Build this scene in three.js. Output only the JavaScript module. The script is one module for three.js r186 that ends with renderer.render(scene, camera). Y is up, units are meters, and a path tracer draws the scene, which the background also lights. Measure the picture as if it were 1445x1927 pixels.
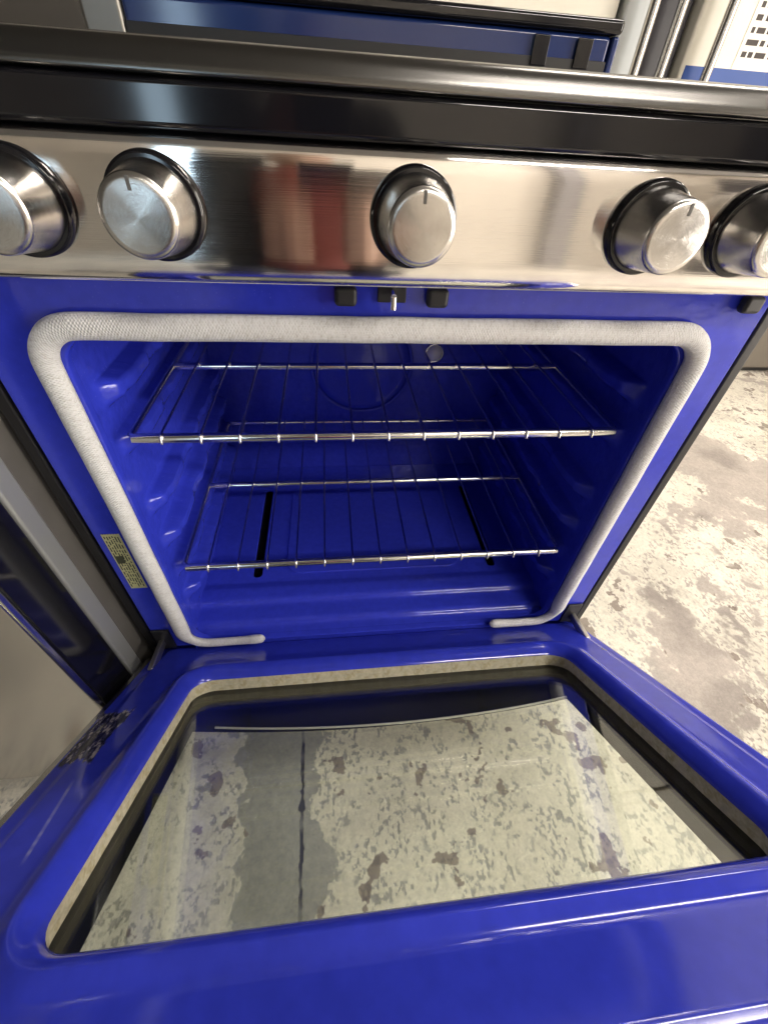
import * as THREE from 'three';
import { RoundedBoxGeometry } from 'three/addons/geometries/RoundedBoxGeometry.js';
import { mergeGeometries } from 'three/addons/utils/BufferGeometryUtils.js';
import { RectAreaLightUniformsLib } from 'three/addons/lights/RectAreaLightUniformsLib.js';
import { MarchingCubes } from 'three/addons/objects/MarchingCubes.js';

// ---------------------------------------------------------------- camera, light, exposure
const scene = new THREE.Scene();
scene.background = new THREE.Color(0x000000);
const B = 0.203;                                   // height of the oven sill above the floor
const camera = new THREE.PerspectiveCamera(101.05, 767 / 1024, 0.02, 40);
camera.rotation.order = 'YXZ';
camera.position.set(-0.0651, 0.6812 + B, 0.413);
camera.rotation.set(-0.7432, -0.1497, 0.0665);
scene.add(camera);

const renderer = new THREE.WebGLRenderer({ antialias: true });
renderer.toneMapping = THREE.LinearToneMapping;
renderer.toneMappingExposure = 1.6;
renderer.shadowMap.enabled = true;
RectAreaLightUniformsLib.init();
const CEIL = 2.95;

// ceiling lamps: [name, label, x, z, width (x), length (z), intensity, colour, tube count, tubes run along z]
const LAMPS = [
  ['ceiling_lamp', 'long white ceiling lamp on the right, in front of the range', 1.4, 2.35, 1.3, 0.22, 30, 0xfff6ec],
  ['ceiling_lamp', 'long white ceiling lamp on the right, above the back row of appliances', 1.5, -0.75, 1.5, 0.22, 17, 0xfff6ec],
  ['ceiling_lamp', 'white ceiling lamp near the right hand wall', 2.6, 0.7, 0.5, 1.2, 8, 0xfff6ec],
];

// ---------------------------------------------------------------- helpers
let seed = 7;
const rnd = () => { seed = (seed * 1664525 + 1013904223) >>> 0; return seed / 4294967296; };
const used = {};
function numbered(n) { const k = used[n] = (used[n] ?? -1) + 1; return k ? n + '_' + String(k).padStart(3, '0') : n; }
function shade(o) { o.castShadow = true; o.receiveShadow = true; return o; }
function mesh(name, g, m, parent) { const o = shade(new THREE.Mesh(g, m)); o.name = name; if (parent) parent.add(o); return o; }
function thing(name, label, category, p = [0, 0, 0], group) {
  const o = new THREE.Group(); o.name = numbered(name); o.position.set(...p); scene.add(o);
  o.userData = { label, category }; if (group) o.userData.group = group; return o;
}
function struct(name, g, m) { const o = mesh(name, g, m, scene); o.userData.kind = 'structure'; return o; }
function uvBox(g) {                                 // uv in metres, by the dominant axis of the normal
  g = g.index ? g.toNonIndexed() : g; const p = g.attributes.position; if (!g.attributes.normal) g.computeVertexNormals();
  const n = g.attributes.normal, uv = new Float32Array(p.count * 2);
  for (let i = 0; i < p.count; i += 3) {
    let ax = 0, ay = 0, az = 0;
    for (let k = 0; k < 3; k++) { ax += n.getX(i + k); ay += n.getY(i + k); az += n.getZ(i + k); }
    ax = Math.abs(ax); ay = Math.abs(ay); az = Math.abs(az);
    for (let k = 0; k < 3; k++) {
      const j = i + k, x = p.getX(j), y = p.getY(j), z = p.getZ(j);
      const [u, v] = az >= ax && az >= ay ? [x, y] : ax >= ay ? [z, y] : [x, z];
      uv[2 * j] = u; uv[2 * j + 1] = v;
    }
  }
  g.setAttribute('uv', new THREE.BufferAttribute(uv, 2)); return g;
}
function bx(x0, x1, y0, y1, z0, z1, r = 0.003) {
  const w = x1 - x0, h = y1 - y0, d = z1 - z0; r = Math.min(r, w / 2.1, h / 2.1, d / 2.1);
  const g = r > 0.0004 ? new RoundedBoxGeometry(w, h, d, 3, r) : new THREE.BoxGeometry(w, h, d);
  g.translate((x0 + x1) / 2, (y0 + y1) / 2, (z0 + z1) / 2); return uvBox(g);
}
function tube(pts, r, seg = 40, rad = 10, closed = false, tension = 0.5) {
  const c = new THREE.CatmullRomCurve3(pts.map((p) => new THREE.Vector3(...p)), closed, 'catmullrom', tension);
  return new THREE.TubeGeometry(c, seg, r, rad, closed);
}
function rod(a, b, r, rad = 8) {
  const A = new THREE.Vector3(...a), V = new THREE.Vector3(...b).sub(A), g = new THREE.CylinderGeometry(r, r, V.length(), rad, 1);
  g.applyQuaternion(new THREE.Quaternion().setFromUnitVectors(new THREE.Vector3(0, 1, 0), V.clone().normalize()));
  g.translate(A.x + V.x / 2, A.y + V.y / 2, A.z + V.z / 2); return g;
}
function rrect(hw, y0, y1, r, cx = 0, S = THREE.Shape) {
  const s = new S(), x0 = cx - hw, x1 = cx + hw;
  s.moveTo(x0 + r, y0); s.lineTo(x1 - r, y0); s.absarc(x1 - r, y0 + r, r, -Math.PI / 2, 0);
  s.lineTo(x1, y1 - r); s.absarc(x1 - r, y1 - r, r, 0, Math.PI / 2);
  s.lineTo(x0 + r, y1); s.absarc(x0 + r, y1 - r, r, Math.PI / 2, Math.PI);
  s.lineTo(x0, y0 + r); s.absarc(x0 + r, y0 + r, r, Math.PI, 1.5 * Math.PI); return s;
}
function extr(shape, depth, bevel = 0, z = 0) {
  const g = new THREE.ExtrudeGeometry(shape, { depth: depth - 2 * bevel, bevelEnabled: bevel > 0, bevelSize: bevel, bevelThickness: bevel, bevelOffset: -bevel, bevelSegments: 3, curveSegments: 10 });
  g.translate(0, 0, z + bevel); return g;
}
const flatShape = (g) => g.applyMatrix4(new THREE.Matrix4().set(1, 0, 0, 0, 0, 0, 1, 0, 0, 1, 0, 0, 0, 0, 0, 1));   // shape (x, y, depth) -> (x, depth, y); mirrored, so the winding is turned back
function lay(g) {                                   // lays an extruded x/y shape into x/z with its depth upwards
  g = g.index ? g.toNonIndexed() : g; flatShape(g);
  for (const k of ['position', 'normal', 'uv']) { const a = g.attributes[k]; if (!a) continue; const s = a.itemSize, A = a.array;
    for (let i = 0; i < A.length; i += 3 * s) for (let j = 0; j < s; j++) { const t = A[i + s + j]; A[i + s + j] = A[i + 2 * s + j]; A[i + 2 * s + j] = t; } }
  g.computeVertexNormals(); return g;
}
function sweepX(prof, x0, x1, nx = 2) {             // profile of [z, y] carried along x, smooth normals
  const pos = [], idx = [], m = prof.length;
  for (let i = 0; i <= nx; i++) for (const [z, y] of prof) pos.push(x0 + (x1 - x0) * i / nx, y, z);
  for (let i = 0; i < nx; i++) for (let j = 0; j < m - 1; j++) { const a = i * m + j, b = a + m; idx.push(a, b, a + 1, b, b + 1, a + 1); }
  const g = new THREE.BufferGeometry(); g.setAttribute('position', new THREE.Float32BufferAttribute(pos, 3)); g.setIndex(idx); g.computeVertexNormals(); return g;
}
function smoothProf(pts, n = 10) {                  // a rounded version of a [z, y] polyline
  const c = new THREE.CatmullRomCurve3(pts.map(([z, y]) => new THREE.Vector3(0, y, z)), false, 'centripetal');
  return c.getPoints(pts.length * n).map((v) => [v.z, v.y]);
}

// ---------------------------------------------------------------- noise and textures
const PERM = new Uint8Array(512); { const a = [...Array(256).keys()]; for (let i = 255; i > 0; i--) { const j = Math.floor(rnd() * (i + 1)); [a[i], a[j]] = [a[j], a[i]]; } for (let i = 0; i < 512; i++) PERM[i] = a[i & 255]; }
function vnoise(x, y) {
  const xi = Math.floor(x), yi = Math.floor(y), fx = x - xi, fy = y - yi, u = fx * fx * (3 - 2 * fx), v = fy * fy * (3 - 2 * fy), X = xi & 255, Y = yi & 255, X1 = (X + 1) & 255, Y1 = (Y + 1) & 255;
  const a = PERM[PERM[X] + Y], b = PERM[PERM[X1] + Y], c = PERM[PERM[X] + Y1], d = PERM[PERM[X1] + Y1];
  return (a + (b - a) * u + (c - a) * v + (a - b - c + d) * u * v) / 255;
}
function fbm(x, y, o) { let s = 0, a = 0.5, t = 0; for (let i = 0; i < o; i++) { s += a * vnoise(x, y); t += a; x = x * 2.03 + 17.1; y = y * 2.03 + 9.7; a *= 0.5; } return s / t; }
const sst = (a, b, x) => { const t = Math.min(1, Math.max(0, (x - a) / (b - a))); return t * t * (3 - 2 * t); };
const toS = (c) => 255 * (c <= 0.0031308 ? 12.92 * c : 1.055 * Math.pow(c, 1 / 2.4) - 0.055);
function dataTex(w, h, f, srgb, wrap = THREE.RepeatWrapping) {   // f(i, j) -> [r, g, b] linear 0..1
  const d = new Uint8Array(w * h * 4);
  for (let j = 0; j < h; j++) for (let i = 0; i < w; i++) { const c = f(i, j), k = 4 * (j * w + i); for (let q = 0; q < 3; q++) d[k + q] = Math.max(0, Math.min(255, srgb ? toS(Math.max(0, c[q])) : 255 * c[q])); d[k + 3] = 255; }
  const t = new THREE.DataTexture(d, w, h); t.magFilter = THREE.LinearFilter; t.minFilter = THREE.LinearMipmapLinearFilter; t.generateMipmaps = true; t.wrapS = t.wrapT = wrap;
  if (srgb) t.colorSpace = THREE.SRGBColorSpace; t.needsUpdate = true; return t;
}
const lin = (r, g, b) => new THREE.Color().setRGB(r, g, b);
const std = (o) => new THREE.MeshStandardMaterial(o), phy = (o) => new THREE.MeshPhysicalMaterial(o);

// floor: cream coating worn off grey concrete, 3 m sheet of texture, centred so that x = -1.2..1.8, z = -1.6..1.4
const FS = 3, FN = 2048, FX = -1.2, FZ = -1.6;
const floorH = new Float32Array(FN * FN);
const floorMap = dataTex(FN, FN, (i, j) => {
  const x = FX + FS * i / FN, z = FZ + FS * j / FN;
  const wx = x + 0.03 * (vnoise(x * 9 + 3, z * 9) - 0.5), wz = z + 0.03 * (vnoise(x * 9, z * 9 + 8) - 0.5);
  const big = fbm(wx * 2.6 + 4.3, wz * 2.6 + 1.9, 3), mid = fbm(wx * 13, wz * 13 + 40, 4), edge = fbm(x * 42 + 2, z * 42, 4), fine = fbm(x * 120, z * 120, 3), grain = vnoise(x * 480, z * 480);
  // the bare strip along an old joint
  const edgeL = -0.255 + 0.05 * (fbm(z * 12, 3, 3) - 0.5), edgeR = -0.108 + 0.10 * (fbm(z * 10, 8, 4) - 0.5), jag = 0.05 * (mid - 0.5) + 0.05 * (edge - 0.5);
  const strip = Math.min(sst(edgeL - 0.002, edgeL + 0.002, x + jag), 1 - sst(edgeR - 0.002, edgeR + 0.002, x + jag));
  const lean = 0.015 * sst(0.6, 0.9, x) + (-0.03) * sst(-0.2, -0.3, x) - 0.13 * sst(-0.12, 0.04, x) * (1 - sst(0.58, 0.75, x));
  let cover = sst(0.44, 0.49, big * 0.52 + mid * 0.26 + edge * 0.22 - lean) * (1 - strip);
  const pits = sst(0.52, 0.63, fbm(x * 210 + 7, z * 150, 3)) * (0.15 + 0.85 * sst(0.40, 0.60, edge)), chip = sst(0.715, 0.73, fbm(wx * 26 + 31, wz * 26, 5)) * cover;
  cover *= 1 - 0.95 * pits;
  const cw = 0.0006 + 0.0026 * fbm(z * 38, 11, 3) + 0.004 * sst(0.62, 0.75, fbm(z * 30, 19, 4)), crack = (1 - sst(cw, cw + 0.0016, Math.abs(x + 0.145 - 0.010 * (fbm(z * 11, 2, 4) - 0.5) - 0.004 * (fbm(z * 90, 5, 2) - 0.5)))) * (0.45 + 0.55 * sst(0.35, 0.5, fbm(z * 25, 31, 3)));
  const stain = sst(0.56, 0.75, fbm(wx * 5 + 20, wz * 5, 4)), rub = 0.86 + 0.28 * fbm(wx * 6 + 3, wz * 6, 5);
  const tone = (0.86 + 0.28 * fine) * (0.85 + 0.3 * mid), ct = (0.80 + 0.2 * mid + 0.2 * fine) * rub;
  const cr = [0.69 * ct, 0.655 * ct, 0.57 * ct], mauve = sst(0.5, 0.7, x), gr = [(0.37 + 0.07 * mauve) * tone, (0.365 + 0.03 * mauve) * tone, (0.34 + 0.02 * mauve) * tone];
  const out = [0, 1, 2].map((q) => {
    let c = gr[q] + (cr[q] - gr[q]) * cover; c *= 0.90 + 0.20 * grain; c *= 1 - 0.30 * stain * (1 - cover * 0.5); c += ([0.16, 0.12, 0.10][q] - c) * 0.75 * chip;
    return c * (1 - crack) + 0.05 * crack;
  });
  floorH[j * FN + i] = 0.25 + 0.45 * cover + 0.16 * fine + 0.1 * grain - 0.25 * crack;
  return out;
}, true, THREE.MirroredRepeatWrapping);
const floorBump = dataTex(FN, FN, (i, j) => { const v = floorH[j * FN + i]; return [v, v, v]; }, false, THREE.MirroredRepeatWrapping);
const M = {};
M.floor = std({ map: floorMap, bumpMap: floorBump, bumpScale: 0.0009, roughness: 0.78 });

// enamel: slight orange peel; larger waves for pressed sheet
const peel = dataTex(512, 512, (i, j) => { const v = 0.5 * fbm(i / 512 * 40, j / 512 * 40, 3) + 0.5 * fbm(i / 512 * 8, j / 512 * 8, 2); return [v, v, v]; }, false, THREE.MirroredRepeatWrapping);
peel.repeat.set(2.4, 2.4);
const BLUE = [0.029, 0.043, 0.48];
const blueTex = dataTex(512, 512, (i, j) => {        // speckle and faint cloudiness of the fired enamel
  const a = fbm(i / 12, j / 12, 3), s = vnoise(i * 0.9, j * 0.9) > 0.965 ? 1 : 0, k = 0.9 + 0.2 * a;
  return [BLUE[0] * k + 0.05 * s, BLUE[1] * k + 0.05 * s, BLUE[2] * k + 0.05 * s];
}, true, THREE.MirroredRepeatWrapping); blueTex.repeat.set(3, 3);
M.enamel = phy({ map: blueTex, roughness: 0.11, bumpMap: peel, bumpScale: 0.0003, ior: 1.52 });
M.enamelWall = phy({ map: blueTex, roughness: 0.16, bumpMap: peel, bumpScale: 0.0022, ior: 1.52 });
// stainless: horizontal grain
const streak = dataTex(256, 1024, (i, j) => { const v = 0.5 * vnoise(i * 0.02, j * 0.9) + 0.5 * vnoise(i * 0.05 + 50, j * 0.35); return [v, 0.20 + 0.10 * v, v]; }, false); streak.repeat.set(3, 6);
M.steel = phy({ color: lin(0.84, 0.81, 0.78), metalness: 1, roughness: 0.42, roughnessMap: streak, anisotropy: 1.0, anisotropyRotation: Math.PI / 2, bumpMap: streak, bumpScale: 0.00002 });
M.steelSatin = phy({ color: lin(0.62, 0.60, 0.57), metalness: 1, roughness: 0.9, roughnessMap: streak });
M.knob = std({ color: lin(0.66, 0.64, 0.61), metalness: 1, roughness: 0.2, bumpMap: streak, bumpScale: 0.00002 });
M.trim = std({ color: lin(0.15, 0.147, 0.14), metalness: 1, roughness: 0.24 });
M.chrome = std({ color: lin(0.74, 0.73, 0.71), metalness: 1, roughness: 0.16 });
M.blackGloss = phy({ color: lin(0.006, 0.006, 0.008), roughness: 0.1, ior: 1.5 });
M.black = std({ color: lin(0.012, 0.012, 0.013), roughness: 0.5 });
M.frit = std({ color: lin(0.008, 0.009, 0.012), roughness: 0.35 });
const greyTex = dataTex(256, 256, (i, j) => { const k = 0.85 + 0.3 * fbm(i / 20, j / 20, 4); return [0.095 * k, 0.09 * k, 0.083 * k]; }, true); greyTex.repeat.set(3, 3);
M.greySide = std({ map: greyTex, roughness: 0.42 });
M.blueFilm = phy({ color: lin(0.012, 0.028, 0.12), roughness: 0.12, ior: 1.5 });
M.glass = phy({ color: lin(0.965, 0.98, 0.957), roughness: 0.0, transmission: 1, thickness: 0, ior: 1.52, metalness: 0 });
const beigeTex = dataTex(256, 256, (i, j) => { const k = 0.75 + 0.5 * fbm(i / 7, j / 7, 4), r = sst(0.55, 0.75, fbm(i / 16 + 9, j / 16, 3)); return [0.44 * k - 0.06 * r, 0.41 * k - 0.07 * r, 0.30 * k - 0.08 * r]; }, true); beigeTex.repeat.set(9, 9);
M.fiber = std({ map: beigeTex, roughness: 0.85 });
// gasket: woven glass fibre
const weave = dataTex(256, 64, (i, j) => { const v = 0.5 + 0.5 * Math.sin(i / 256 * Math.PI * 16 + (j % 16 < 8 ? 0 : Math.PI)) * Math.abs(Math.sin(j / 8 * Math.PI)); return [v, v, v]; }, false);
const gasketMap = dataTex(512, 64, (i, j) => { const k = 0.88 + 0.24 * fbm(i / 30, j / 12, 4) , d = sst(0.62, 0.72, fbm(i / 22 + 40, j / 9, 4)); return [0.62 * k - 0.10 * d, 0.62 * k - 0.11 * d, 0.61 * k - 0.13 * d]; }, true);
M.gasket = std({ map: gasketMap, bumpMap: weave, bumpScale: 0.0006, roughness: 0.9 });
const wallTex = dataTex(512, 512, (i, j) => { const k = 0.9 + 0.2 * fbm(i / 60, j / 60, 5); return [0.80 * k, 0.75 * k, 0.67 * k]; }, true); wallTex.repeat.set(0.5, 0.5);
M.wall = std({ map: wallTex, roughness: 0.9 });
M.darkWall = std({ color: lin(0.10, 0.095, 0.09), roughness: 0.9 });
M.ceiling = std({ color: lin(0.16, 0.155, 0.15), roughness: 0.95 });

// ---------------------------------------------------------------- the setting
function sheet(x0, x1, z0, z1, y, thick, s = 1) { const g = new THREE.BoxGeometry(x1 - x0, thick, z1 - z0); g.translate((x0 + x1) / 2, y - thick / 2 * s, (z0 + z1) / 2); return g; }
const RX0 = -3.2, RX1 = 3.4, RZ0 = -1.64, RZ1 = 4.1;
{
  const g = sheet(RX0, RX1, RZ0, RZ1, 0, 0.1), p = g.attributes.position, uv = g.attributes.uv;
  for (let i = 0; i < p.count; i++) uv.setXY(i, (p.getX(i) - FX) / FS, (p.getZ(i) - FZ) / FS);
  struct('floor', g, M.floor);
  struct('ceiling', sheet(RX0, RX1, RZ0, RZ1, CEIL, 0.1, -1), M.ceiling);
  struct('wall_back', uvBox(new THREE.BoxGeometry(RX1 - RX0 + 0.2, CEIL, 0.1).translate((RX0 + RX1) / 2, CEIL / 2, RZ0 - 0.05)), M.wall);
  struct('wall_front', uvBox(new THREE.BoxGeometry(RX1 - RX0 + 0.2, CEIL, 0.1).translate((RX0 + RX1) / 2, CEIL / 2, RZ1 + 0.05)), M.wall);
  struct('wall_left', uvBox(new THREE.BoxGeometry(0.1, CEIL, RZ1 - RZ0).translate(RX0 - 0.05, CEIL / 2, (RZ0 + RZ1) / 2)), M.darkWall);
  struct('wall_right', uvBox(new THREE.BoxGeometry(0.1, CEIL, RZ1 - RZ0).translate(RX1 + 0.05, CEIL / 2, (RZ0 + RZ1) / 2)), M.wall);
}
const housing = std({ color: lin(0.7, 0.7, 0.68), roughness: 0.5 });
for (const [name, label, x, z, w, l, I, col, glow = I * 0.7] of LAMPS) {
  const t = thing(name, label, 'ceiling lamp', [x, CEIL, z], 'ceiling lamps');
  mesh('lamp_housing', bx(-w / 2 - 0.02, w / 2 + 0.02, -0.05, 0, -l / 2 - 0.02, l / 2 + 0.02, 0.004), housing, t);
  const c = new THREE.Color(col), n = 4, long = w > l;
  for (let k = 0; k < n; k++) {
    const o = (k - 1.5) / n * (long ? l : w), r = 0.014;
    mesh('lamp_tube', long ? rod([-w / 2, -0.068, o], [w / 2, -0.068, o], r, 10) : rod([o, -0.068, -l / 2], [o, -0.068, l / 2], r, 10), std({ color: 0xffffff, emissive: c, emissiveIntensity: glow, roughness: 0.6 }), t);
  }
  const L = new THREE.RectAreaLight(c, I, w, l); L.position.set(0, -0.09, 0); L.rotation.x = -Math.PI / 2; L.name = 'lamp_light'; t.add(L);
}

// the glazed shop door on the right: daylight falls in through it
{
  const t = thing('glazed_door', 'bright glazed door in the right hand wall, letting in daylight', 'door', [RX1 - 0.001, 0, 1.7]);
  const day = new THREE.Color(0xfff6ea), fr = std({ color: lin(0.3, 0.3, 0.3), roughness: 0.4, metalness: 0.6 });
  for (const z of [-0.86, -0.02, 0.82]) mesh('door_post', bx(-0.05, 0, 0, 2.2, z, z + 0.05, 0.004), fr, t);
  for (const y of [0.0, 2.15]) mesh('door_rail', bx(-0.05, 0, y, y + 0.05, -0.8098, -0.0202, 0.004), fr, t), mesh('door_rail', bx(-0.05, 0, y, y + 0.05, 0.0302, 0.8198, 0.004), fr, t);
  for (const z of [-0.415, 0.425]) {
    mesh('door_pane', new THREE.BoxGeometry(0.006, 2.1, 0.79).translate(-0.02, 1.1, z), std({ color: 0xffffff, emissive: day, emissiveIntensity: 4, roughness: 0.2 }), t);
    const L = new THREE.RectAreaLight(day, 4.5, 0.78, 2.08); L.position.set(-0.03, 1.1, z); L.rotation.y = Math.PI / 2; L.name = 'daylight'; t.add(L);
  }
}

// a narrow window in the wall across the aisle: its cool light shows in the panel, the racks and the enamel
{
  const t = thing('narrow_window', 'narrow cool bright window across the aisle, mirrored in the control panel', 'window', [-1.22, 0.35, RZ1 - 0.001]);
  const cool = new THREE.Color(0xcdeaff), fr = std({ color: lin(0.08, 0.1, 0.1), roughness: 0.5 });
  for (const x of [-0.15, -0.055, 0.03, 0.125]) mesh('window_bar', bx(x, x + 0.025, 0, 1.7, -0.04, 0, 0.003), fr, t);
  for (const y of [-0.0252, 1.7002]) mesh('window_rail', bx(-0.15, 0.15, y, y + 0.025, -0.04, 0, 0.003), fr, t);
  for (const [a, b] of [[-0.1248, -0.0552], [-0.0298, 0.0298], [0.0552, 0.1248]]) mesh('window_pane', new THREE.BoxGeometry(b - a, 1.699, 0.006).translate((a + b) / 2, 0.85, -0.012), std({ color: 0xffffff, emissive: cool, emissiveIntensity: 4, roughness: 0.2 }), t);
  const L = new THREE.RectAreaLight(cool, 3.5, 0.25, 1.69); L.position.set(0, 0.85, -0.045); L.name = 'daylight'; t.add(L);
}

// ---------------------------------------------------------------- the range
const range = thing('kitchen_range', 'stainless range with five knobs, its cobalt blue oven standing open', 'range');
{
  // carcass
  for (const s of [-1, 1]) mesh('side_panel', bx(s < 0 ? -0.398 : 0.384, s < 0 ? -0.384 : 0.398, 0.05, B + 0.69, -0.64, -0.004, 0.003), M.black, range);
  mesh('back_panel', bx(-0.384, 0.384, 0.05, B + 0.69, -0.64, -0.625, 0.001), M.black, range);
  mesh('base_pan', bx(-0.384, 0.384, 0.05, 0.07, -0.624, -0.03, 0.002), M.black, range);
  mesh('storage_drawer', bx(-0.39, 0.39, 0.06, B - 0.065, -0.028, -0.003, 0.004), M.black, range);
  for (const x of [-0.34, 0.34]) for (const z of [-0.6, -0.08]) mesh('foot', new THREE.CylinderGeometry(0.018, 0.022, 0.05, 16).translate(x, 0.025, z), M.black, range);
  // blue front frame with the oven mouth
  const sh = rrect(0.378, B - 0.004, B + 0.62, 0.004); sh.holes.push(rrect(0.312, B + 0.003, B + 0.527, 0.034, 0, THREE.Path));
  const frame = mesh('front_frame', uvBox(extr(sh, 0.012, 0.002, -0.012)), M.enamel, range);
  // cavity
  const HW = 0.319, YB = B + 0.008, YT = B + 0.535, ZB = -0.485;
  const wallG = (s) => {                            // pressed side wall with rack ledges
    const nz = 70, ny = 150, pos = [], idx = [], uv = [], ribs = [0.095, 0.158, 0.222, 0.288, 0.388, 0.452];
    for (let j = 0; j <= ny; j++) for (let i = 0; i <= nz; i++) {
      const z = -0.011 + (ZB + 0.011) * i / nz, y = YB + (YT - YB) * j / ny, fr = sst(-0.035, -0.06, z) * sst(ZB + 0.01, ZB + 0.03, z);
      let h = 0; for (const r of ribs) h = Math.max(h, sst(r - 0.026, r - 0.010, y - B) * (1 - sst(r + 0.004, r + 0.010, y - B)));
      const dent = 0.35 + 0.65 * sst(0.3, 0.5, Math.abs(((z + 1) * 9) % 1 - 0.5) * 2);
      h = h * fr * (0.017 + 0.006 * dent);
      pos.push(s * (HW - h), y, z); uv.push(z, y);
    }
    for (let j = 0; j < ny; j++) for (let i = 0; i < nz; i++) { const a = j * (nz + 1) + i, b = a + 1, c = a + nz + 1, d = c + 1; s < 0 ? idx.push(a, c, b, b, c, d) : idx.push(a, b, c, b, d, c); }
    const g = new THREE.BufferGeometry(); g.setAttribute('position', new THREE.Float32BufferAttribute(pos, 3)); g.setAttribute('uv', new THREE.Float32BufferAttribute(uv, 2)); g.setIndex(idx); g.computeVertexNormals(); return g;
  };
  for (const s of [-1, 1]) mesh('oven_side_wall', wallG(s), M.enamelWall, range);
  mesh('oven_ceiling', bx(-HW - 0.004, HW + 0.004, YT, YT + 0.006, ZB, -0.012, 0), M.enamel, range);
  const back = mesh('oven_back_wall', bx(-HW - 0.004, HW + 0.004, YB - 0.004, YT + 0.004, ZB - 0.006, ZB, 0), M.enamelWall, range);
  // fan cover: a pressed disc with slots in a ring
  const fan = new THREE.LatheGeometry([[0.0, 0.012], [0.03, 0.0125], [0.036, 0.008], [0.07, 0.007], [0.088, 0.010], [0.097, 0.009], [0.104, 0.002], [0.106, 0]].map(([r, h]) => new THREE.Vector2(r, h)), 64);
  fan.rotateX(Math.PI / 2); fan.translate(0, B + 0.288, ZB + 0.0005);
  mesh('fan_cover', fan, M.enamel, back);
  mesh('fan_rim', new THREE.TorusGeometry(0.110, 0.004, 8, 72).translate(0, B + 0.288, ZB + 0.001), M.enamel, back);
  const dome = new THREE.SphereGeometry(0.017, 28, 14, 0, Math.PI * 2, 0, Math.PI / 2); dome.rotateX(Math.PI / 2); dome.translate(0.157, B + 0.318, ZB + 0.004);
  mesh('lamp_cover', dome, phy({ color: lin(0.8, 0.78, 0.7), roughness: 0.05, metalness: 0, clearcoat: 1 }), back);
  mesh('lamp_ring', new THREE.TorusGeometry(0.019, 0.003, 10, 40).translate(0.157, B + 0.318, ZB + 0.003), M.chrome, back);
  // floor of the oven: lip with rounded steps, plate with two slots, raised pad
  const lip = smoothProf([[-0.0005, -0.012], [-0.001, -0.004], [-0.006, 0.0012], [-0.012, 0.0024], [-0.021, 0.003], [-0.026, 0.0045], [-0.0305, 0.0085], [-0.036, 0.0108], [-0.046, 0.0116], [-0.061, 0.0122], [-0.066, 0.0138], [-0.0705, 0.0182], [-0.076, 0.0206], [-0.085, 0.0214], [-0.098, 0.0212], [-0.106, 0.019], [-0.114, 0.0165], [-0.125, 0.016]], 8).map(([z, y]) => [z, y + B]);
  const lg = sweepX(lip, -HW, HW, 4); mesh('oven_floor_lip', uvBox2(lg), M.enamel, range);
  const ps = rrect(HW, ZB, -0.124, 0.004);
  for (const x of [-0.225, 0.25]) ps.holes.push(rrect(0.0085, -0.395, -0.128 + (x > 0 ? 0 : 0.0), 0.0084, x, THREE.Path));
  const plate = lay(extr(ps, 0.006, 0.0015, B + 0.010)); const floorP = mesh('oven_floor', uvBox(plate), M.enamel, range);
  mesh('floor_pad', uvBox(lay(extr(rrect(0.178, -0.40, -0.132, 0.03, 0.008), 0.0045, 0.002, B + 0.0145))), M.enamel, floorP);
  mesh('burner_box', bx(-HW, HW, B - 0.035, B - 0.03, ZB, -0.05, 0), M.black, range);
  // gasket, open at the middle of the sill
  {
    const r = 0.0118, hw = 0.3369 - r, yt = B + 0.5495 - r, yb = B + r - 0.001, c = 0.036, pts = [], z = 0.006;
    const arc = (cx, cy, a0, a1) => { for (let k = 0; k <= 8; k++) { const a = a0 + (a1 - a0) * k / 8; pts.push(new THREE.Vector3(cx + c * Math.cos(a), cy + c * Math.sin(a), z)); } };
    const line = (x0, y0, x1, y1, n) => { for (let k = 1; k < n; k++) pts.push(new THREE.Vector3(x0 + (x1 - x0) * k / n + 0.0007 * (rnd() - 0.5), y0 + (y1 - y0) * k / n + 0.0007 * (rnd() - 0.5), z)); };
    pts.push(new THREE.Vector3(-0.197, yb + 0.004, z + 0.001)); pts.push(new THREE.Vector3(-0.215, yb + 0.003, z + 0.001)); pts.push(new THREE.Vector3(-0.235, yb + 0.0005, z)); line(-0.235, yb, -hw + c, yb, 3);
    arc(-hw + c, yb + c, 1.5 * Math.PI, Math.PI); line(-hw, yb + c, -hw, yt - c, 14);
    arc(-hw + c, yt - c, Math.PI, Math.PI / 2); line(-hw + c, yt, hw - c, yt, 18);
    arc(hw - c, yt - c, Math.PI / 2, 0); line(hw, yt - c, hw, yb + c, 14);
    arc(hw - c, yb + c, 0, -Math.PI / 2); line(hw - c, yb, 0.245, yb, 3); pts.push(new THREE.Vector3(0.225, yb + 0.001, z)); pts.push(new THREE.Vector3(0.206, yb + 0.003, z + 0.001));
    const cv = new THREE.CatmullRomCurve3(pts, false, 'centripetal'), seg = 520, rad = 16, fr = cv.computeFrenetFrames(seg, false), pos = [], uv = [], idx = [], len = cv.getLength();
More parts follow.
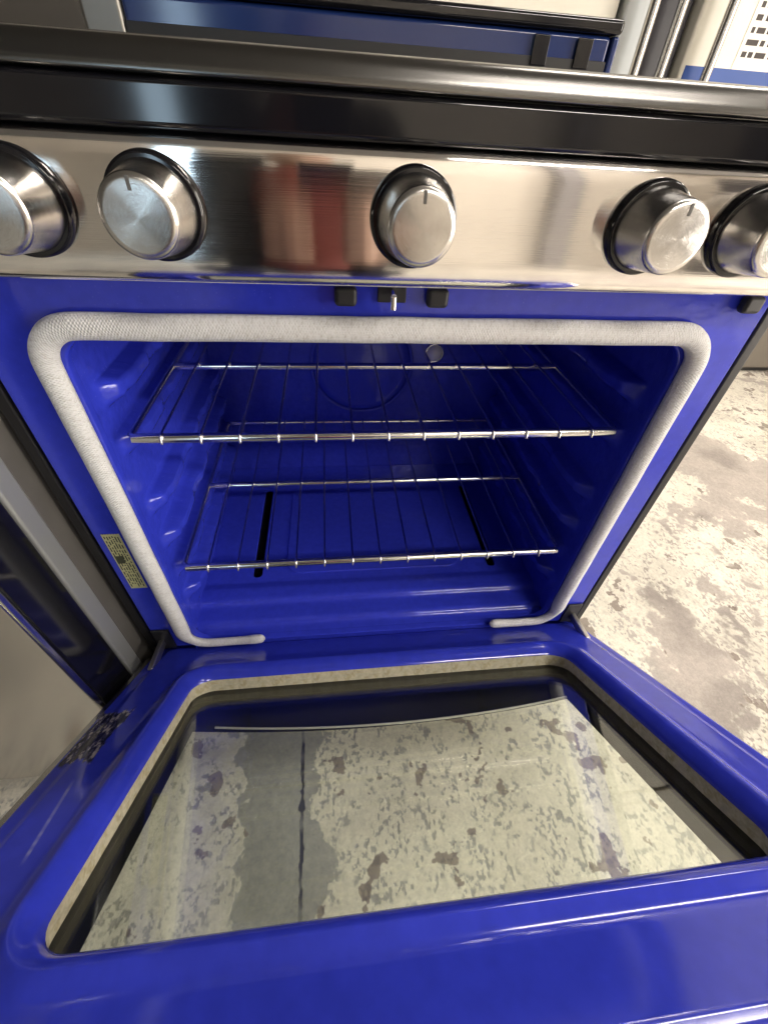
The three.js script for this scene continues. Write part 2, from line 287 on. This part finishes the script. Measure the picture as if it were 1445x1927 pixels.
    for (let i = 0; i <= seg; i++) {
      const t = i / seg, P = cv.getPointAt(t), T = cv.getTangentAt(t), N = new THREE.Vector3(T.y, -T.x, 0).normalize(), Q = new THREE.Vector3(0, 0, 1), e = Math.min(t, 1 - t) * len;
      const bottom = sst(0.155, 0.12, e), rr = r * (1 - 0.36 * bottom) * (0.25 + 0.75 * Math.sqrt(Math.min(1, e / 0.006))) * (1 + 0.12 * Math.exp(-(((e - 0.018) / 0.01) ** 2)));
      for (let k = 0; k <= rad; k++) { const a = k / rad * 2 * Math.PI; pos.push(P.x + rr * (Math.cos(a) * N.x), P.y + rr * (Math.cos(a) * N.y), P.z + rr * Math.sin(a) * 0.9); uv.push(t * len / 0.022, k / rad * 4); }
    }
    for (let i = 0; i < seg; i++) for (let k = 0; k < rad; k++) { const a = i * (rad + 1) + k, b = a + rad + 1; idx.push(a, a + 1, b, b, a + 1, b + 1); }
    const g = new THREE.BufferGeometry(); g.setAttribute('position', new THREE.Float32BufferAttribute(pos, 3)); g.setAttribute('uv', new THREE.Float32BufferAttribute(uv, 2)); g.setIndex(idx); g.computeVertexNormals();
    mesh('oven_gasket', g, M.gasket, range);
  }
  // hinge pockets and arms
  for (const s of [-1, 1]) {
    const h = mesh('hinge_plate', bx(s * 0.362 - 0.014, s * 0.362 + 0.014, B - 0.002, B + 0.052, 0.0006, 0.004, 0.0015), M.black, range);
    const arm = mesh('hinge_arm', bx(-0.004, 0.004, -0.008, 0.008, -0.02, 0.058, 0.002), std({ color: lin(0.5, 0.48, 0.45), metalness: 1, roughness: 0.35 }), h);
    arm.position.set(s * 0.366, B + 0.018, 0.004); arm.rotation.x = -0.15;
  }
  // rubber bumpers and the lock hook under the control panel
  for (const x of [-0.372, -0.051, 0.032, 0.350]) mesh('bumper', bx(x - 0.010, x + 0.010, B + 0.559, B + 0.575, 0.0005, 0.012, 0.004), M.black, range);
  const hook = mesh('door_lock', bx(-0.022, 0.004, B + 0.561, B + 0.578, 0.0004, 0.003, 0.001), M.black, range);
  mesh('lock_hook', mergeGeometries([rod([-0.0095, B + 0.572, 0.001], [-0.0095, B + 0.570, 0.018], 0.0028), rod([-0.0095, B + 0.570, 0.018], [-0.0095, B + 0.560, 0.019], 0.0028)]), M.chrome, hook);
  // rating label on the left upright
  {
    const c = document.createElement('canvas'); c.width = 128; c.height = 512; const k = c.getContext('2d'); k.fillStyle = '#b4b184'; k.fillRect(0, 0, 128, 512);
    k.fillStyle = '#23261c'; for (let i = 0; i < 6; i++) { let y = 14 + 10 * rnd(); while (y < 480) { const w = 8 + 46 * rnd(); k.fillRect(10 + 19 * i, y, 9, Math.min(w, 496 - y)); y += w + 4 + 14 * rnd(); } }
    k.fillStyle = '#3c3f2c'; k.fillRect(8, 190, 60, 70);
    const t = new THREE.CanvasTexture(c); t.colorSpace = THREE.SRGBColorSpace;
    const g = new THREE.BoxGeometry(0.022, 0.112, 0.0008); const o = mesh('rating_label', g, std({ map: t, roughness: 0.5 }), range); o.position.set(-0.3565, B + 0.220, 0.0009);
  }
}
function uvBox2(g) { const n = g.toNonIndexed(); return uvBox(n); }

// control panel, cooktop, backguard
{
  const prof = smoothProf([[0.0, 0.586], [0.03, 0.5845], [0.045, 0.585], [0.050, 0.589], [0.052, 0.597], [0.052, 0.620], [0.052, 0.650], [0.0515, 0.661], [0.050, 0.667], [0.046, 0.6700], [0.03, 0.671]], 6).map(([z, y]) => [z, y + B]);
  const g = sweepX(prof.reverse(), -0.398, 0.398, 2);
  const panel = mesh('control_panel', uvBox2(g), M.steel, range);
  for (const s of [-1, 1]) mesh('panel_end', bx(s < 0 ? -0.399 : 0.3982, s < 0 ? -0.3982 : 0.399, B + 0.586, B + 0.67, 0.0, 0.05, 0), M.black, panel);
  mesh('panel_back', bx(-0.384, 0.384, B + 0.587, B + 0.668, -0.002, 0.02, 0), M.black, panel);
  mesh('cooktop_front', bx(-0.398, 0.398, B + 0.6715, B + 0.6953, 0.0, 0.0505, 0.004), M.blackGloss, range);
  const tp = smoothProf([[0.040, 0.6958], [0.0505, 0.6958], [0.0532, 0.6968], [0.0530, 0.6998], [0.0518, 0.7035], [0.0494, 0.7085], [0.0455, 0.7113], [0.038, 0.7122], [0.02, 0.7122]], 6).map(([z, y]) => [z, y + B]).reverse();
  mesh('cooktop_trim', uvBox2(sweepX(tp, -0.398, 0.398, 2)), M.trim, range);
  const ct = mesh('cooktop_glass', bx(-0.396, 0.396, B + 0.696, B + 0.712, -0.62, 0.0385, 0.002), M.blackGloss, range);
  const bgd = mesh('backguard', bx(-0.33, 0.372, B + 0.7125, B + 0.795, -0.60, -0.5, 0.006), M.blueFilm, range);
  mesh('backguard_top', bx(-0.384, 0.384, B + 0.7955, B + 0.812, -0.605, -0.492, 0.006), M.blackGloss, bgd);
  mesh('backguard_cap', bx(-0.384, -0.3305, B + 0.7125, B + 0.795, -0.60, -0.497, 0.006), std({ color: lin(0.25, 0.24, 0.22), metalness: 0.8, roughness: 0.4 }), bgd);
  mesh('backguard_cap', bx(0.3725, 0.384, B + 0.7125, B + 0.795, -0.60, -0.497, 0.004), M.blueFilm, bgd);
  mesh('backguard_strip', bx(-0.329, 0.371, B + 0.755, B + 0.768, -0.499, -0.497, 0.001), M.black, bgd);
  for (const x of [0.262, 0.33]) mesh('backguard_key', bx(x - 0.012, x + 0.012, B + 0.758, B + 0.79, -0.4985, -0.494, 0.001), M.blackGloss, bgd);
  // knobs
  const cap = new THREE.LatheGeometry([[0.0, 0.0405], [0.018, 0.0405], [0.0215, 0.0395], [0.0228, 0.037], [0.0245, 0.022], [0.0262, 0.010], [0.0268, 0.0065]].map(([r, h]) => new THREE.Vector2(r, h)).reverse(), 56); cap.rotateX(Math.PI / 2);
  const skirt = new THREE.LatheGeometry([[0.0, 0.0066], [0.0285, 0.0066], [0.0305, 0.005], [0.031, 0.0]].map(([r, h]) => new THREE.Vector2(r, h)).reverse(), 56); skirt.rotateX(Math.PI / 2);
  const mark = bx(-0.0010, 0.0010, 0.0135, 0.0205, 0.0403, 0.0408, 0.0003);
  for (const x of [-0.262, -0.178, -0.004, 0.176, 0.262]) {
    const k = mesh('knob', cap, M.knob, range); k.position.set(x, B + 0.632, 0.0525);
    mesh('knob_skirt', skirt, M.blackGloss, k); mesh('knob_pointer', mark, M.greySide, k);
  }
}

// the open door
{
  const PHI = 0.6092;
  const rings = [], WX = 0.006, wc = 0.2865, whw = 0.292, whs = 0.1795;
  const ring = (cx, cs, hw, hs, r, h) => { // 4 sides x 12 + 4 corners x 8
    const p = []; const cor = [[1, 1, 0], [-1, 1, 1], [-1, -1, 2], [1, -1, 3]];
    for (const [sx, ss, q] of cor) for (let k = 0; k <= 8; k++) { const a = q * Math.PI / 2 + k / 8 * Math.PI / 2; p.push([cx + sx * (hw - r) + r * Math.cos(a), h, cs + ss * (hs - r) + r * Math.sin(a)]); }
    const o = []; for (let i = 0; i < p.length; i++) { o.push(p[i]); if (i % 9 === 8) { const q = p[(i + 1) % p.length]; for (let k = 1; k < 12; k++) o.push([0, 1, 2].map((c) => p[i][c] + (q[c] - p[i][c]) * k / 12)); } }
    rings.push(o);
  };
  for (const [o, h] of [[0, -0.008], [0.0008, -0.005], [0.0026, -0.002], [0.005, 0.001], [0.0085, 0.0042], [0.012, 0.0068], [0.015, 0.0082], [0.0175, 0.0086], [0.0188, 0.0084], [0.0200, 0.0078], [0.0225, 0.0061], [0.0260, 0.0037], [0.0285, 0.0021], [0.032, 0.0008], [0.037, 0.0001], [0.048, 0]]) ring(WX, wc, whw + o, whs + o, 0.030 + o * 0.8, h);
  const s0 = -0.020, s1 = 0.574, dc = (s0 + s1) / 2, dh = (s1 - s0) / 2;
  for (const [o, h] of [[0.026, 0], [0.022, -0.0006], [0.019, -0.0026], [0.015, -0.0030], [0.007, -0.0032], [0.003, -0.0046], [0.0005, -0.0078], [0, -0.011], [0, -0.016]]) ring(0.0015, dc, 0.3868 - o, dh - o, Math.max(0.012, 0.034 - o), h);
  const n = rings[0].length, pos = [], uv = [], idx = [];
  for (const r of rings) for (const p of r) { pos.push(...p); uv.push((p[0] + 0.4) / 0.8, (p[2] + 0.03) / 0.6); }
  for (let i = 0; i < rings.length - 1; i++) for (let k = 0; k < n; k++) { const a = i * n + k, b = i * n + (k + 1) % n, c = a + n, d = b + n; idx.push(a, b, c, b, d, c); }
  const g = new THREE.BufferGeometry(); g.setAttribute('position', new THREE.Float32BufferAttribute(pos, 3)); g.setAttribute('uv', new THREE.Float32BufferAttribute(uv, 2)); g.setIndex(idx); g.computeVertexNormals();
  const doorMap = dataTex(1024, 768, (i, j) => {      // enamel with the rubbed patch and a scratch near the left edge
    const x = -0.4 + 0.8 * i / 1024, s = -0.03 + 0.6 * j / 768, a = fbm(i / 14, j / 14, 3), k = 0.9 + 0.2 * a;
    let c = [BLUE[0] * k, BLUE[1] * k, BLUE[2] * k];
    const u = (s - 0.23) / 0.052, v = (x + 0.362) / 0.020, rag = fbm(x * 160, s * 60, 4) - 0.5, ins = 1 - sst(0.86, 1.0, Math.max(Math.abs(u), Math.abs(v)) + 0.5 * rag);
    if (ins > 0) { const q = fbm(x * 420 + 5, s * 130, 4), w = q > 0.60 ? [0.34, 0.31, 0.28] : q > 0.46 ? [0.05, 0.05, 0.07] : [0.012, 0.012, 0.018]; c = c.map((e, z) => e + (w[z] - e) * ins * 0.93); }
    const sx = -0.338 + (s - 0.36) * 0.14, sc = (1 - sst(0.0008, 0.0022, Math.abs(x - sx))) * sst(0.30, 0.32, s) * (1 - sst(0.385, 0.40, s)) * (0.4 + 0.6 * vnoise(s * 220, 3));
    c = c.map((e, z) => e + ([0.30, 0.31, 0.55][z] - e) * 0.7 * sc);
    if (Math.hypot(x - 0.366, s - 0.115) < 0.004) c = [0.01, 0.01, 0.015];
    return c;
  }, true, THREE.ClampToEdgeWrapping);
  const peelD = peel.clone(); peelD.repeat.set(1.9, 1.4); peelD.needsUpdate = true;
  const door = mesh('oven_door', g, phy({ map: doorMap, roughness: 0.12, bumpMap: peelD, bumpScale: 0.00003, ior: 1.52 }), range);
  door.position.set(0, B - 0.0079, 0); door.rotation.x = -PHI;
  door.userData.label = 'cobalt blue enamelled inside of the lowered oven door';
  const ringShape = (hw, a, b, r, hhw, ha, hb, hr, hcx = WX) => { const s = rrect(hw, a, b, r); s.holes.push(rrect(hhw, ha, hb, hr, hcx, THREE.Path)); return s; };
  const skinS = ringShape(0.3975, s0 - 0.004, s1 + 0.008, 0.01, 0.318, 0.075, 0.49, 0.02);
  mesh('door_skin', uvBox(lay(extr(skinS, 0.044, 0.002, -0.0565))), M.steelSatin, door);
  const insul = rrect(whw + 0.012, 0.095, 0.478, 0.03, WX); insul.holes.push(rrect(whw + 0.0015, 0.107 - 0.0015, 0.466 + 0.0015, 0.030, WX, THREE.Path));
  mesh('window_gasket', uvBox(lay(extr(insul, 0.0195, 0, -0.0265))), M.fiber, door);
  const pane = rrect(whw + 0.010, 0.098, 0.476, 0.02, WX);
  mesh('inner_pane', lay(extr(pane, 0.003, 0, -0.0300)), M.glass, door);
  const chan = rrect(0.3165, 0.0765, 0.4885, 0.02, WX); chan.holes.push(rrect(0.303, 0.09, 0.478, 0.02, WX, THREE.Path));
  mesh('window_channel', uvBox(lay(extr(chan, 0.022, 0, -0.0525))), M.frit, door);
  const outer = rrect(0.3165, 0.0765, 0.4885, 0.02, WX);
  mesh('outer_pane', lay(extr(outer, 0.003, 0, -0.0562)), M.glass, door);
  // printed black border on the outer pane, its upper edge slightly bowed
  const fs = rrect(0.316, 0.077, 0.488, 0.02, WX), hp = new THREE.Path(); const x0 = -0.277, x1 = 0.277;
  hp.moveTo(x0, 0.452); hp.lineTo(x0, 0.162);
  for (let k = 1; k <= 24; k++) { const t = k / 24; hp.lineTo(x0 + (x1 - x0) * t, 0.162 + 0.026 * 4 * t * (1 - t)); }
  hp.lineTo(x1, 0.452); hp.lineTo(x0, 0.452); fs.holes.push(hp);
  mesh('glass_edge_highlight', tube([...Array(13).keys()].map((k) => { const t = k / 12; return [x0 + 0.03 + (x1 - x0 - 0.03) * t, -0.0508, 0.1605 + 0.026 * 4 * t * (1 - t)]; }), 0.0016, 40, 8), std({ color: lin(0.62, 0.62, 0.56), roughness: 0.5 }), door);  // pale tube standing in for the highlight along the bowed glass edge
  mesh('window_border', uvBox(lay(extr(fs, 0.0008, 0, -0.0530))), M.frit, door);
}

// ---------------------------------------------------------------- racks
function makeRack(y, label) {
  const t = thing('oven_rack', label, 'oven rack', [0, B + y, 0], 'racks in the oven');
  const hw = 0.2992, zf = -0.027, zb = -0.446, zm = -0.224, r = 0.0060;
  const front = mesh('front_bar', rod([-hw + 0.004, 0, zf], [hw - 0.004, 0, zf], r, 14), M.chrome, t);
  mesh('middle_bar', rod([-hw + 0.002, 0, zm], [hw - 0.002, 0, zm], 0.0054, 12), M.chrome, t);
  mesh('rear_bar', rod([-hw + 0.004, 0, zb], [hw - 0.004, 0, zb], 0.0045, 12), M.chrome, t);
  for (const s of [-1, 1]) mesh('side_bar', tube([[s * (hw - 0.006), 0, zf - 0.0005], [s * hw, 0, zf - 0.009], [s * (hw + 0.001), 0, zf - 0.02], [s * (hw + 0.001), 0, -0.2], [s * (hw + 0.001), 0, zb + 0.02], [s * hw, 0, zb + 0.007], [s * (hw - 0.006), 0, zb + 0.0005]], 0.0036, 50, 10), M.chrome, t);
  const wy = 0.0072;
  const wire = tube([[0, -0.003, zf + 0.0078], [0, 0.0045, zf + 0.0066], [0, wy, zf], [0, wy, zf - 0.02], [0, wy, zm], [0, wy, zb + 0.02], [0, wy, zb], [0, 0.002, zb - 0.006]], 0.0017, 60, 7);
  for (let k = 0; k < 13; k++) { const w = mesh('wire', wire, M.chrome, t); w.position.x = (k - 6) * 0.0437; }
  return t;
}
makeRack(0.401, 'upper chrome wire rack in the blue oven');
makeRack(0.1714, 'lower chrome wire rack in the blue oven, above the slotted floor');

// ---------------------------------------------------------------- the appliance on the left
{
  const t = thing('stainless_oven', 'stainless fronted oven with a dark grey side, left of the open door', 'oven', [-0.78, 0, 0]);
  const x1 = 0.375, x0 = -0.375;
  mesh('body', bx(x0, x1, 0.05, 0.93, -0.60, 0.022, 0.004), M.greySide, t);
  mesh('body_flange', bx(x0, x1 + 0.004, 0.055, 0.93, 0.0225, 0.052, 0.004), std({ color: lin(0.28, 0.29, 0.285), roughness: 0.35, metalness: 0.4 }), t);
  mesh('door', bx(x0 + 0.002, x1 + 0.002, 0.03, 0.83, 0.0525, 0.118, 0.004), M.blackGloss, t);
  mesh('door_front', bx(x0, x1 + 0.004, 0.025, 0.832, 0.1185, 0.130, 0.004), M.steelSatin, t);
  mesh('handle', mergeGeometries([rod([x0 + 0.06, 0.78, 0.175], [x1 - 0.06, 0.78, 0.175], 0.011, 14), rod([x0 + 0.09, 0.78, 0.13], [x0 + 0.09, 0.78, 0.175], 0.009, 12), rod([x1 - 0.09, 0.78, 0.13], [x1 - 0.09, 0.78, 0.175], 0.009, 12)]), M.steelSatin, t);
  for (const x of [-0.33, 0.33]) for (const z of [-0.56, -0.02]) mesh('foot', new THREE.CylinderGeometry(0.018, 0.02, 0.05, 14).translate(x, 0.025, z), M.black, t);
}

// ---------------------------------------------------------------- appliances behind the range
const enamelWhite = std({ color: lin(0.72, 0.69, 0.60), roughness: 0.35 }), greySteel = std({ color: lin(0.52, 0.55, 0.56), roughness: 0.32, metalness: 0.2 });
const charcoal = std({ color: lin(0.035, 0.033, 0.04), roughness: 0.4 });
function fridge(name, label, cat, x0, x1, h, z0, z1, body, front, extra) {
  const t = thing(name, label, cat, [(x0 + x1) / 2, 0, (z0 + z1) / 2]); const w = (x1 - x0) / 2, d = (z1 - z0) / 2;
  mesh('cabinet', bx(-w, w, 0.04, h, -d, d - 0.06, 0.006), body, t);
  mesh('door', bx(-w, w, 0.62, h - 0.01, d - 0.055, d, 0.008), front, t);
  mesh('freezer_drawer', bx(-w, w, 0.06, 0.61, d - 0.055, d, 0.008), front, t);
  mesh('handle', mergeGeometries([rod([-w + 0.05, 0.75, d + 0.04], [-w + 0.05, Math.min(h - 0.1, 1.5), d + 0.04], 0.012, 12), rod([-w + 0.05, 0.78, d], [-w + 0.05, 0.78, d + 0.04], 0.009), rod([-w + 0.05, Math.min(h - 0.14, 1.46), d], [-w + 0.05, Math.min(h - 0.14, 1.46), d + 0.04], 0.009)]), M.steelSatin, t);
  mesh('plinth', bx(-w + 0.02, w - 0.02, 0, 0.04, -d + 0.02, d - 0.08, 0.002), M.black, t);
  return t;
}
fridge('refrigerator', 'tall cream white refrigerator behind the backguard of the range', 'refrigerator', 0.02, 0.665, 1.75, -1.58, -1.12, enamelWhite, enamelWhite);
fridge('refrigerator', 'pale grey refrigerator right of the cream one, behind the range', 'refrigerator', 0.672, 0.752, 1.7, -1.58, -1.10, greySteel, greySteel);
fridge('refrigerator', 'charcoal refrigerator between the pale grey and the white one', 'refrigerator', 0.76, 0.862, 1.72, -1.58, -1.13, charcoal, charcoal);
{
  const t = fridge('refrigerator', 'white refrigerator with a printed sheet on its door, upper right', 'refrigerator', 0.87, 1.55, 1.7, -1.58, -1.10, enamelWhite, enamelWhite);
  const c = document.createElement('canvas'); c.width = 256; c.height = 384; const k = c.getContext('2d'); k.fillStyle = '#f0ece4'; k.fillRect(0, 0, 256, 384); k.fillStyle = '#3a3230';
  for (let i = 0; i < 13; i++) { let x = 14; while (x < 230) { const w = 10 + 34 * rnd(); k.fillRect(x, 18 + i * 27, Math.min(w, 240 - x), 13); x += w + 6 + 10 * rnd(); } }
  const tx = new THREE.CanvasTexture(c); tx.colorSpace = THREE.SRGBColorSpace;
  const s = mesh('printed_sheet', new THREE.BoxGeometry(0.2, 0.3, 0.001), std({ map: tx, roughness: 0.6 }), t); s.position.set(-0.10, 1.185, 0.2408);
  mesh('blue_tape', bx(-0.33, 0.33, 1.005, 1.035, 0.2402, 0.2412, 0.0003), std({ color: lin(0.02, 0.07, 0.30), roughness: 0.5 }), t);
}
fridge('refrigerator', 'dark grey refrigerator behind the left end of the range', 'refrigerator', -1.02, -0.44, 1.72, -1.58, -1.12, charcoal, std({ color: lin(0.075, 0.066, 0.056), roughness: 0.45 }));

{
  const t = thing('low_cabinet', 'low grey brown cabinet at the foot of the back wall, right', 'cabinet', [2.35, 0, -1.585]), m = std({ color: lin(0.17, 0.15, 0.125), roughness: 0.6 });
  mesh('carcass', bx(-0.65, 0.65, 0.02, 0.86, -0.05, 0.035, 0.003), m, t); mesh('plinth', bx(-0.63, 0.63, 0, 0.02, -0.05, 0.025, 0.001), M.black, t);
  for (const x of [-0.325, 0.325]) mesh('cabinet_door', bx(x - 0.32, x + 0.32, 0.03, 0.85, 0.0355, 0.05, 0.003), m, t);
  mesh('worktop', bx(-0.67, 0.67, 0.8605, 0.89, -0.05, 0.06, 0.004), m, t);
}

// ---------------------------------------------------------------- across the aisle: what the control panel mirrors
fridge('refrigerator', 'black refrigerator across the aisle, mirrored in the control panel', 'refrigerator', -0.97, -0.47, 1.78, 3.4, 4.06, M.blackGloss, M.blackGloss);
fridge('refrigerator', 'charcoal refrigerator against the right hand wall', 'refrigerator', 2.72, 3.36, 1.75, 2.5, 3.2, charcoal, charcoal);
{
  const t = thing('steel_post', 'grey painted steel post across the aisle, mirrored in the control panel', 'post', [1.93, 0, 3.9]);
  mesh('shaft', bx(-0.1, 0.1, 0.012, CEIL, -0.1, 0.1, 0.01), std({ color: lin(0.30, 0.29, 0.30), roughness: 0.5 }), t);
  mesh('base_plate', bx(-0.16, 0.16, 0, 0.012, -0.16, 0.16, 0.002), std({ color: lin(0.2, 0.2, 0.2), roughness: 0.5 }), t);
}
// the person crouching behind the camera, whose clothes the control panel mirrors
{
  const t = thing('person', 'person in an open black jacket over a maroon shirt, crouching before the oven', 'person', [-0.13, 0, 1.06]);
  const V = (a) => new THREE.Vector3(...a);
  function blob(caps, cell, k) {                    // smooth union of tapered capsules [a, b, ra, rb]
    const lo = V([9, 9, 9]), hi = V([-9, -9, -9]);
    for (const [a, b, ra, rb] of caps) for (const [p, r] of [[a, ra], [b, rb]]) { lo.min(V(p).addScalar(-r - 0.03)); hi.max(V(p).addScalar(r + 0.03)); }
    const c = lo.clone().add(hi).multiplyScalar(0.5), half = Math.max(hi.x - lo.x, hi.y - lo.y, hi.z - lo.z) / 2, n = Math.min(110, Math.ceil(2 * half / cell));
    const mc = new MarchingCubes(n, new THREE.MeshBasicMaterial(), false, false, 200000); mc.isolation = 0;
    for (let z = 0; z < n; z++) for (let y = 0; y < n; y++) for (let x = 0; x < n; x++) {
      const P = V([(x - n / 2) / (n / 2) * half + c.x, (y - n / 2) / (n / 2) * half + c.y, (z - n / 2) / (n / 2) * half + c.z]); let d = 9;
      for (const [a, b, ra, rb] of caps) { const A = V(a), AB = V(b).sub(A), h = Math.min(1, Math.max(0, P.clone().sub(A).dot(AB) / AB.lengthSq())), e = P.distanceTo(A.addScaledVector(AB, h)) - ra - (rb - ra) * h, m = Math.max(k - Math.abs(d - e), 0) / k; d = Math.min(d, e) - m * m * k / 4; }
      mc.field[x + y * n + z * n * n] = -d;
    }
    mc.update(); const g = new THREE.BufferGeometry(), cnt = mc.count;
    g.setAttribute('position', new THREE.BufferAttribute(mc.positionArray.slice(0, 3 * cnt), 3)); g.setAttribute('normal', new THREE.BufferAttribute(mc.normalArray.slice(0, 3 * cnt), 3));
    g.scale(half, half, half); g.translate(c.x, c.y, c.z); g.computeVertexNormals(); return g;
  }
  const skin = std({ color: lin(0.45, 0.28, 0.2), roughness: 0.6 }), cloth = (r, g, b) => std({ color: lin(r, g, b), roughness: 0.9 });
  const hips = [0, 0.30, 0.12], chest = [0, 0.74, 0.02], neck = [0, 0.93, 0], head = [0, 1.06, -0.04];
  const fingers = []; for (const s of [-1, 1]) for (let k = 0; k < 4; k++) fingers.push([[0.065 + s * 0.075, 0.76 - 0.02 * k, -0.55], [0.065 + s * 0.055, 0.77 - 0.02 * k, -0.585], 0.009, 0.008], [[0.065 + s * 0.055, 0.77 - 0.02 * k, -0.585], [0.065 + s * 0.03, 0.765 - 0.02 * k, -0.59], 0.008, 0.007]);
  for (const s of [-1, 1]) fingers.push([[0.065 + s * 0.07, 0.78, -0.52], [0.065 + s * 0.03, 0.79, -0.545], 0.010, 0.008]);
  const body = blob([[neck, [0, 1.0, -0.02], 0.05, 0.05], [[0, 1.03, -0.03], [0, 1.10, -0.04], 0.075, 0.085], [[0, 1.03, -0.09], [0, 1.05, -0.10], 0.03, 0.03], [[0.14, 0.75, -0.5], [0.145, 0.74, -0.55], 0.032, 0.028], [[-0.01, 0.75, -0.5], [-0.015, 0.74, -0.55], 0.032, 0.028], ...fingers], 0.012, 0.02);
  const b = mesh('body', body, skin, t);
  mesh('hair', blob([[[0, 1.12, -0.02], [0, 1.10, 0.02], 0.088, 0.085]], 0.014, 0.02), cloth(0.01, 0.008, 0.006), t);
  mesh('shirt', blob([[hips, [0, 0.5, 0.06], 0.13, 0.125], [[0, 0.5, 0.06], chest, 0.125, 0.13], [chest, [0, 0.9, 0.0], 0.12, 0.06]], 0.02, 0.06), cloth(0.22, 0.055, 0.045), t);
  const jac = []; for (const s of [-1, 1]) jac.push([[s * 0.15, 0.34, 0.12], [s * 0.165, 0.84, 0.02], 0.085, 0.075], [[s * 0.19, 0.84, 0.0], [s * 0.24, 0.60, -0.16], 0.07, 0.056], [[s * 0.24, 0.60, -0.16], [0.065 + s * 0.075, 0.75, -0.48], 0.054, 0.04]);
  mesh('jacket', blob([...jac, [[-0.14, 0.5, 0.14], [0.14, 0.5, 0.14], 0.1, 0.1], [[-0.14, 0.8, 0.08], [0.14, 0.8, 0.08], 0.1, 0.1]], 0.02, 0.05), cloth(0.012, 0.012, 0.013), t);
  const leg = []; for (const s of [-1, 1]) leg.push([[s * 0.1, 0.27, 0.12], [s * 0.19, 0.44, -0.22], 0.095, 0.065], [[s * 0.19, 0.44, -0.22], [s * 0.17, 0.07, 0.02], 0.062, 0.045]);
  mesh('trousers', blob([...leg, [[-0.07, 0.26, 0.14], [0.07, 0.26, 0.14], 0.11, 0.11]], 0.02, 0.04), cloth(0.02, 0.022, 0.03), t);
  for (const s of [-1, 1]) mesh('shoe', blob([[[s * 0.17, 0.04, 0.05], [s * 0.18, 0.035, -0.14], 0.04, 0.035]], 0.012, 0.02), cloth(0.02, 0.02, 0.02), t);
  const ph = thing('phone', 'dark phone held in both hands above the oven door', 'phone', [-0.0651, 0.6812 + B + 0.012, 0.434]);
  ph.rotation.order = 'YXZ'; ph.rotation.set(-0.7432, -0.1497, 0.0665);
  mesh('phone_body', bx(-0.038, 0.038, -0.11, 0.045, -0.004, 0.005, 0.004), M.blackGloss, ph);
  mesh('phone_screen', bx(-0.035, 0.035, -0.106, 0.041, 0.0052, 0.0058, 0.0002), M.blackGloss, ph);
}
renderer.render(scene, camera);
